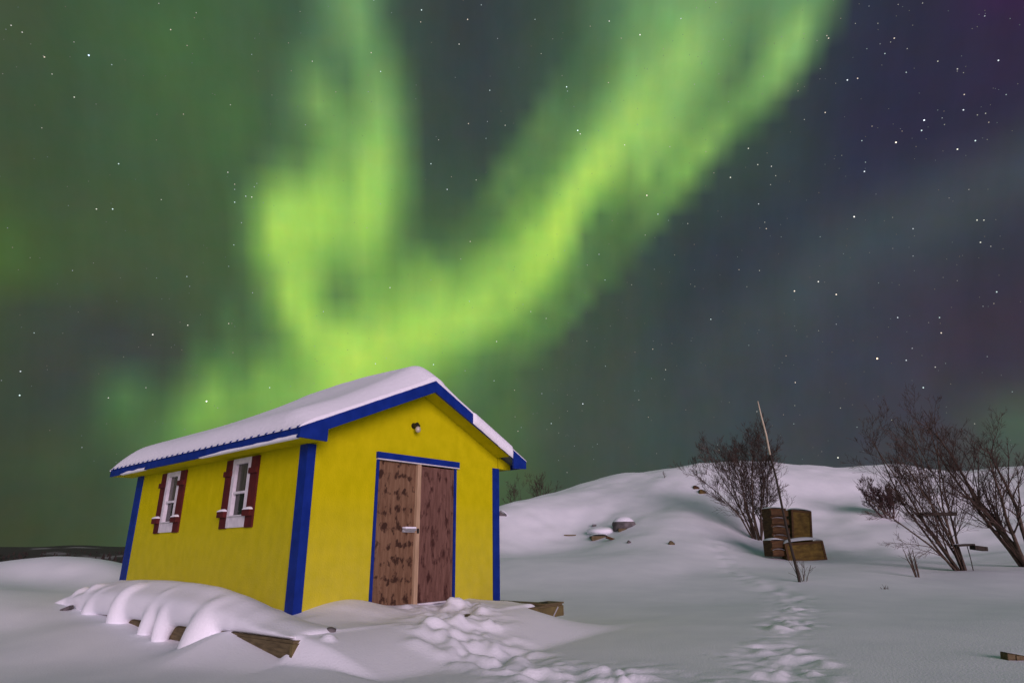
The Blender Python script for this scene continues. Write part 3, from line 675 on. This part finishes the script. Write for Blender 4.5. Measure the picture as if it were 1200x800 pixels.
# ------------------------------------------------------------------ the deck under the snow
deck = empty('deck', SC, TH, label='low timber deck under the yellow shed, its corners poking out of the snow', category='deck')
mb = MB(); b = -1.3
mb.box(-.79, 3.99, -1.29, -.02, -.125, -.101); mb.box(-.79, -.02, -.018, 5.9, -.125, -.101); mb.build('deck_boards', M['timber'], deck)
MB().box(-.80, -.755, -1.262, 5.9, -.275, -.127).build('rim_beam', M['timber'], deck)
tm_ = mat('deck_timber_end', (.10, .08, .03), .8, (.17, .135, .05), 8)
MB().box(-.805, 4.0, -1.305, -1.263, -.275, -.127).build('rim_beam', tm_, deck)
MB().box(3.955, 4.003, -1.262, 0, -.275, -.127).build('rim_beam', M['timber'], deck)
for x, y in [(-.74, -1.2), (3.84, -1.2)]+[(-.74, b) for b in (.5, 2, 3.5, 5)]: MB().box(x, x+.1, y, y+.1, -.9, -.277).build('deck_post', M['timber'], deck)
MB().box(3.5, 4.0, -1.315, -1.0, -.098, -.075).build('edge_board', M['timber'], deck)
mk = MB(); mk.box(-.09, .09, -.004, 0, -.012, .012, Matrix.Translation((3.78, -1.3065, -.2)) @ Matrix.Rotation(-.75, 4, 'Y')); mk.build('metal_strap', M['metal'], deck)
MB().box(3.60, 3.72, -1.2, -1.17, -.097, -.06).build('bolt_plate', M['black'], deck)

# snow pillow drooping over the deck's left edge
prof = [(-1.8, -.10), (-1.3, -.02), (-.6, .05), (-.2, .14), (.2, .23), (.44, .28), (1.0, .35), (1.6, .375), (2.4, .385), (3.4, .375), (4.1, .345), (4.7, .28), (5.2, .12), (5.6, -.05), (6.2, -.30), (6.7, -.5)]
def interp(b, T_):
    for (x0, y0), (x1, y1) in zip(T_[:-1], T_[1:]):
        if x0 <= b <= x1: t = (b-x0)/(x1-x0); t = t*t*(3-2*t)*.5+t*.5; return y0+(y1-y0)*t
    return T_[-1][1] if b > T_[-1][0] else T_[0][1]
wall = [(-1.8, -.10), (-.8, -.05), (-.03, .02), (.3, .075), (.67, .11), (1.6, .21), (2.66, .325), (4.3, .32), (5.5, .30), (6, .1), (6.7, -.5)]
def cat(P_, t):
    n_ = len(P_)-1; i = min(int(t*n_), n_-1); f = t*n_-i
    p0, p1, p2, p3 = P_[max(i-1, 0)], P_[i], P_[i+1], P_[min(i+2, n_)]
    return tuple(.5*((2*p1[k])+(-p0[k]+p2[k])*f+(2*p0[k]-5*p1[k]+4*p2[k]-p3[k])*f*f+(-p0[k]+3*p1[k]-3*p2[k]+p3[k])*f**3) for k in range(2))
rows = []
nbp = 150
for i in range(nbp+1):
    b = -1.30+(5.95+1.30)*i/nbp
    h = max(interp(b, prof), -.06); hw = max(interp(b, wall), -.06); k_ = sst(-.3, .8, b)
    o_ = .83+.10*k_-.25*sst(5.2, 5.9, b)
    P_ = [(.05, -.118), (.06, hw-.03), (-.1, hw), (-.32, hw*.35+h*.65), (-.55, h), (-.72, h-.05-.03*k_), (-o_+.02, h*.62-.04), (-o_, h*.25-.05), (-o_+.06, -.095), (-.6, -.118), (-.3, -.118), (.05, -.118)]
    if i in (0, nbp): P_ = [(a_, -.11+(z_+.11)*.3) for a_, z_ in P_]
    row = [cat(P_, j/40) for j in range(40)]; row.append(row[0])
    rows.append([(a_, b, z_) for a_, z_ in row])
mb = MB(); mb.grid(rows)
for r_ in (rows[0], rows[-1]): mb.add(r_[:-1], [tuple(range(40))])
def ball(c, r, sq=(1, 1, 1)):
    g_ = [[(c[0]+r*sq[0]*math.sin(math.pi*i/10)*math.cos(2*math.pi*j/14), c[1]+r*sq[1]*math.sin(math.pi*i/10)*math.sin(2*math.pi*j/14), c[2]+r*sq[2]*math.cos(math.pi*i/10)) for j in range(15)] for i in range(11)]
    mb.grid(g_)
def droop(P0, P1, P2, r0, r1, r2, n_=16):
    for i in range(n_+1):
        t = i/n_; c = [(1-t)**2*P0[k]+2*t*(1-t)*P1[k]+t*t*P2[k] for k in range(3)]; ball(c, (1-t)**2*r0+2*t*(1-t)*r1+t*t*r2)
droop((-.70, 3.85, .10), (-.88, 4.0, .10), (-.88, 4.35, -.42), .21, .16, .085)
droop((-.72, 2.80, .12), (-.90, 2.88, .14), (-.90, 2.98, -.40), .25, .20, .12)
droop((-.70, 1.75, .10), (-.88, 1.82, .06), (-.89, 2.12, -.40), .22, .15, .08)
droop((-.73, 1.40, .06), (-.90, 1.43, .08), (-.90, 1.52, -.38), .19, .16, .10)
droop((-.62, .50, .02), (-.82, .46, .02), (-.98, .40, -.38), .24, .24, .20)
droop((-.55, 4.9, -.02), (-.92, 5.25, .10), (-1.25, 6.0, -.46), .20, .11, .10)
for b_, h_ in ((4.4, .13), (5.0, .06)): ball((-.70, b_, h_), .2)
pil = mb.build('snow_bank', M['snow'], None, smooth=True, kind='structure'); pil.location = SC; pil.rotation_euler.z = TH
md = pil.modifiers.new('merge', 'REMESH'); md.mode = 'VOXEL'; md.voxel_size = .028; md.use_smooth_shade = True
md = pil.modifiers.new('soften', 'SMOOTH'); md.factor = .5; md.iterations = 40

# ------------------------------------------------------------------ shrubs and trees without leaves
def shrub(name, base, h, nst, spread, lean, seed, label, cat_='shrub', group=None, thick_=.03, dens=1.0, levels=3, mats=('bark', 'twig'), fan=1.0, wand=.16, off=1.0, fine=1.0):
    R = random.Random(seed); base = Vector(base)
    e = empty(name, base, label=label, category=cat_, group=group); tr = MB(); cr = MB()
    lean = Vector(lean); rmin = max(.0030, base.y*.00020*fine)
    def grow(p, d, ln, r, lev):
        n_ = 6 if lev < 2 else 4; pts = [p]; rad = [r]; dd = d.copy()
        for i in range(n_):
            dd = (dd+Vector((R.uniform(-1, 1), R.uniform(-1, 1), R.uniform(-1, 1)))*wand+Vector((0, 0, .05))).normalized()
            p = p+dd*ln/n_; pts.append(p); rad.append(max(r*(1-.75*(i+1)/n_), rmin))
        (tr if lev == 0 else cr).tube(pts, rad, 6 if lev == 0 else 3)
        if lev >= levels: return
        nb_ = int(R.uniform(7, 11)*dens) if lev < 2 else int(R.uniform(4, 7)*dens)
        for k in range(nb_):
            t = R.uniform(.2, 1) if lev == 0 else R.uniform(.15, 1); i = min(int(t*n_), n_-1); q = pts[i].lerp(pts[i+1], t*n_-i)
            ax_ = (pts[i+1]-pts[i]).normalized(); o_ = ax_.orthogonal().normalized(); o_.rotate(Matrix.Rotation(R.uniform(0, 6.28), 3, ax_))
            nd_ = (ax_*math.cos(.65)+o_*math.sin(.65)*fan+Vector((0, 0, .12))).normalized()
            grow(q, nd_, ln*R.uniform(.26, .50)*(1.15-.45*t), max(rad[i]*.5, rmin), lev+1)
    for k in range(nst):
        an = R.uniform(0, 6.28); s_ = R.uniform(.1, 1)*spread
        d = (Vector((math.cos(an)*s_, math.sin(an)*s_*.6, 1))+lean).normalized()
        grow(Vector((math.cos(an)*.25*spread*off, math.sin(an)*.25*spread*off, -.15)), d, h*R.uniform(.68, 1.0), thick_*R.uniform(.6, 1.1), 0)
    tr.build('trunk', M[mats[0]], e, smooth=True); cr.build('crown', M[mats[1]], e)
    return e
p = atG(888, 632); shrub('bare_tree', p, 4.7*p.y/29, 13, .50, (.0, 0, 0), 17, 'round bare leafless tree behind the leaning pole on the snow slope', 'tree', thick_=.05, dens=1.3, fine=.8, wand=.2)
p = atG(1128, 668); shrub('willow_shrub', p, 4.9*p.y/20, 13, .46, (-.30, 0, 0), 5, 'tall bare shrub leaning left with fanning stems, small shelf boards in it', 'shrub', thick_=.042, dens=1.05, fine=.9, wand=.16)
p = atG(1204, 664); shrub('bare_tree', p, 5.4*p.y/20, 6, .32, (-.26, 0, 0), 8, 'dark bare tree at the right edge of the picture leaning left', 'tree', thick_=.08, dens=1.1, fine=.9, wand=.19)
p = atG(1042, 607); shrub('bush', p, 2.1*p.y/34, 16, .75, (-.2, 0, 0), 21, 'low twiggy reddish bush on the hillside left of the tall shrub', 'bush', thick_=.03, dens=1.0, mats=('twig_red', 'twig_red'))
p = atY(636, 606, 52); shrub('bare_tree', (p.x, p.y, p.z-.6), 4.6, 6, .30, (0, 0, 0), 31, 'faint bare tree rising behind the ridge, right of the one nearest the shed', 'tree', group='bare trees beyond the ridge', thick_=.035, dens=.95, fine=.5, mats=('twig', 'twig'))
p = atY(608, 610, 52); shrub('bare_tree', (p.x, p.y, p.z-.6), 4.6, 4, .2, (0, 0, 0), 32, 'faint narrow bare tree rising behind the ridge just beside the shed wall', 'tree', group='bare trees beyond the ridge', thick_=.03, dens=.85, fine=.5, mats=('twig', 'twig'))
p = atG(1076, 676); shrub('sapling', p, 1.0, 6, .22, (-.1, 0, 0), 41, 'small dark tuft of twigs standing alone left of the tall shrub', 'sapling', thick_=.025, dens=.45, levels=1, off=.3)
p = atG(941, 681); shrub('sapling', p, .85, 5, .6, (.05, 0, 0), 43, 'thin twigs at the foot of the leaning pole', 'sapling', thick_=.015, dens=.5, levels=1, off=.2)
p = atG(1038, 690); shrub('grass_tuft', p, .24, 8, .8, (0, 0, 0), 44, 'tiny dry tuft poking out of the flat snow', 'plant', thick_=.008, dens=.4, levels=1, off=.03)
p = atG(828, 556); shrub('sapling', p, .9, 5, .7, (-.3, 0, 0), 45, 'small twigs on the hill crest left of the round bare tree', 'sapling', thick_=.014, dens=.5, levels=1, off=.1)
p = atG(779, 560); shrub('sapling', p, .7, 3, .5, (-.3, 0, 0), 46, 'faint twigs on the hill crest halfway down its left slope', 'sapling', thick_=.014, dens=.4, levels=1, off=.1)

# leaning pole
pb_ = atG(937, 682); pt_ = atY(888, 470, pb_.y+.3); pole = empty('pole', pb_, label='long thin pole leaning left, pale tip and dark foot, beside the crates', category='pole')
d = pt_-pb_; q = d*.68
kn = [Vector((0, 0, -.2))]+[d*t+Vector((noise.noise(Vector((t*6, 0, 0)))*.05, 0, 0)) for t in (.02, .2, .4, .55, .68)]
MB().tube(kn, [.042, .04, .035, .031, .028, .026], 7).build('pole_foot', M['pole_dark'], pole, smooth=True)
MB().tube([kn[-1], d*.8+Vector((.02, 0, 0)), d*.92, d], [.027, .026, .023, .016], 7).build('pole_tip', M['pole_pale'], pole, smooth=True)

# crates beyond the pole
def crate(px0, px1, py0, py1, Y, depth, rot, label, m='crate', slats=0, snow=.08, tilt=0, up=0):
    A_ = atY((px0+px1)/2, py1, Y); s = Y/ (FPX*(ray((px0+px1)/2, py1).y)); w_ = (px1-px0)*s; h_ = (py1-py0)*s
    w_ *= Y/ (Y); e = empty('crate', A_, rot, label=label, category='crate', group='old wooden crates beside the pole')
    Mx = Matrix.Rotation(tilt, 4, 'Y'); mb = MB(); hw = w_/2; t = .03
    mb.box(-hw, hw, -0, depth, 0, h_, Mx); 
    mb.build('crate_body', M[m], e, bevel=.01)
    mb = MB()
    if slats:
        for k in range(slats): z = h_*(k+.15)/slats; mb.box(-hw-.01, hw+.01, -.10, -.003, z, z+h_/slats*.62, Mx)
        mb.build('slats', M['crate2'], e)
        for k in range(slats-1):
            z = h_*(k+.15)/slats+h_/slats*.62
            rows_ = [[Mx @ Vector((-hw*.95+1.9*hw*.8*i/10, -.13+.12*j/5, z+.003+.07*(math.sin(math.pi*min(1, max(0, i/10)))**.5)*(math.cos(j*.2)))) for j in range(6)] for i in range(11)]
            MB().grid(rows_).build('snow_strip', M['roof_snow'], e, smooth=True)
    else:
        for x in (-hw, hw-.07): mb.box(x, x+.07, -.03, -.003, .01, h_-.01, Mx)
        mb.box(-hw+.075, hw-.075, -.03, -.003, h_-.08, h_-.01, Mx); mb.box(-hw+.075, hw-.075, -.03, -.003, .01, .08, Mx)
        mb.build('frame', M['crate2'], e)
    if snow:
        rows_ = [[Mx @ Vector((-hw*1.02+2.04*hw*i/12, -.04+(depth+.06)*j/6, h_+.004+snow*(math.sin(math.pi*min(1, max(0, i/12)))**.4)*(math.sin(math.pi*min(.98, max(.02, j/6)))**.4))) for j in range(7)] for i in range(13)]
        MB().grid(rows_).build('snow_cap', M['roof_snow'], e, smooth=True)
    return e
Yc = atG(947, 657).y
crate(905, 926, 597, 636, Yc+.75, .6, .16, 'slatted crate with snow between its boards, upper left of the pile', 'crate2', 4, .08, .06)
crate(929, 952, 599, 638, Yc+.70, .6, -.08, 'plain plywood crate standing upper right of the pile', snow=.10, tilt=.12)
crate(925, 969, 636, 659, Yc, .66, -.12, 'long low plywood crate at the front of the pile', snow=.17, tilt=-.07)
crate(904, 923, 634, 652, Yc+.25, .5, .2, 'small dark crate low at the left of the pile', 'crate2', 2, .1, .03)
# snow heaped between the crates
def heap(name, px, py, Y, rx, ry, rz_, label, m='roof_snow', cat_='snow heap'):
    c = atY(px, py, Y) if Y > 0 else atG(px, py+3); mb = MB(); rows_ = []
    if Y < 0: k_ = c.y/-Y; rx *= k_; ry *= k_; rz_ *= k_; c.z += rz_*.12
    for i in range(13):
        f = math.pi*i/12
        rows_.append([(rx*math.sin(f)*math.cos(2*math.pi*j/20)*(1+.15*noise.noise(Vector((i*.4, j*.4, px)))), ry*math.sin(f)*math.sin(2*math.pi*j/20), rz_*math.cos(f)*(1+.15*noise.noise(Vector((i*.5, math.cos(j*.314)*2, py))))) for j in range(21)])
    mb.grid(rows_); o = mb.build(name, M[m], None, smooth=True, label=label, category=cat_); o.location = c; return o

# timber and debris on the slope
def plank(px0, py0, px1, py1, Y, th_, dp, label, m='timber', name='board', snow=0, cat_='board'):
    if Y < 0: g0 = atG((px0+px1)/2, (py0+py1)/2+1); k_ = g0.y/-Y; th_ *= k_; dp *= k_; snow *= k_; Y = g0.y-.05
    a_ = atY(px0, py0, Y); b_ = atY(px1, py1, Y); mid = (a_+b_)/2; ln = (b_-a_).length; ang = math.atan2(b_.z-a_.z, (b_-a_).x)
    mb = MB(); Mx = Matrix.Rotation(-ang, 4, 'Y'); mb.box(-ln/2, ln/2, 0, dp, -th_/2, th_/2, Mx)
    for k in (-.3, .35): mb.box(ln*k-.02, ln*k+.02, -.008, -.001, -th_*.42, th_*.42, Mx)
    o = mb.build(name, M[m], None, bevel=min(th_, .02)*.2, label=label, category=cat_); o.location = mid
    if snow:
        rows_ = [[Mx @ Vector((-ln/2*1.02+1.02*ln*i/12, -.03+(dp+.05)*j/6, th_/2+.003+snow*(math.sin(math.pi*min(1, max(0, i/12)))**.35)*(math.sin(math.pi*min(.98, max(.05, j/6)))**.4))) for j in range(7)] for i in range(13)]
        MB().grid(rows_).build('snow_cap', M['roof_snow'], o, smooth=True)
    return o
plank(661, 627, 675, 627, -29.5, .07, .15, 'thin dark board end lying in the snow left of the boulder')
plank(693.5, 630.5, 712, 630.5, -28.6, .20, .9, 'dark timber end under a thick cap of snow below the boulder', 'timber', 'timber', .14, 'timber')
plank(711, 629, 725, 633.5, -28.5, .10, .3, 'broken dark board sloping right beside the snow capped timber', 'crate2')
plank(725, 621, 735, 621, -30, .16, .5, 'short dark block under the snowy boulder', 'timber', 'block', cat_='block')
bld = heap('boulder', 731, 615, -30.4, .58, .6, .40, 'grey round boulder dusted with snow on the slope', 'rock', 'boulder')
rows_ = [[(.60*math.sin(1.0*i/8)*math.cos(2*math.pi*j/20), .6*math.sin(1.0*i/8)*math.sin(2*math.pi*j/20), .40*math.cos(1.0*i/8)+.07*(1-(i/8)**3)) for j in range(21)] for i in range(9)]
MB().grid(rows_).build('snow_cap', M['roof_snow'], bld, smooth=True)
heap('snow_heap', 708, 620, -30, .85, .8, .22, 'white snow mound between the boulder and the timber end', 'snow', 'snow')
plank(694, 615.5, 699, 615.5, -30.4, .07, .12, 'tiny dark stub with snow left of the boulder', 'rock', 'stub', .08, 'stub')
plank(736, 634, 739, 636, -28, .12, .2, 'tiny dark stone right of the broken board', 'rock', 'stone', cat_='stone')
plank(785, 635, 790, 639, -27.5, .16, .2, 'dark pointed stump alone in the snow', 'timber', 'stump', .03, 'stump')
plank(813, 571, 819, 574, -38.5, .28, .4, 'upper dark chunk of wood on the hill left of the bare tree', 'crate2', 'wood_chunk', .06, 'wood')
plank(820, 576, 827, 579, -38.3, .32, .4, 'lower brown chunk of wood on the hill left of the bare tree', 'crate', 'wood_chunk', .05, 'wood')
for args, px_ in (((1086, 602, 1122, 602, 19.6, .09, .35, 'upper dark shelf board among the stems of the tall shrub', 'pole_dark', 'shelf_board', .015), .35),
                  ((1122, 639, 1143, 638, 19.4, .06, .3, 'lower dark shelf board among the stems of the tall shrub', 'pole_dark', 'shelf_board', .012), .1)):
    o = plank(*args); x_ = px_; zg = gz(o.location.x+x_, o.location.y+.12)-o.location.z
    MB().tube([(x_, .12, -.03), (x_+.02, .13, zg*.5), (x_, .12, zg-.2)], [.013, .012, .014], 6).build('support_post', M['pole_dark'], o, smooth=True)
plank(1143, 641, 1158, 643, 19.2, .12, .25, 'dark block at the right end of the lower shelf board', 'pole_dark', 'block', cat_='block')
d0 = gpt(1181, 769, .11); o = plank(1181, 769, 1240, 780, d0[1], .07, .1, 'grey weathered post lying half buried at the right edge', 'timber', 'post', .01, 'post')
plank(70, 716, 82, 711, -11.0, .06, .1, 'small dark stick poking from the snow left of the drooping drift', 'rock', 'stick', cat_='stick')
plank(584, 601, 592, 607, -33.6, .3, .3, 'small snowy rock just beside the shed wall on the ridge', 'rock', 'rock', .12, 'rock')
heap('pebble', 387, 736, -6.9, .06, .06, .035, 'small dark stone half under snow in front of the shed corner', 'rock', 'stone')
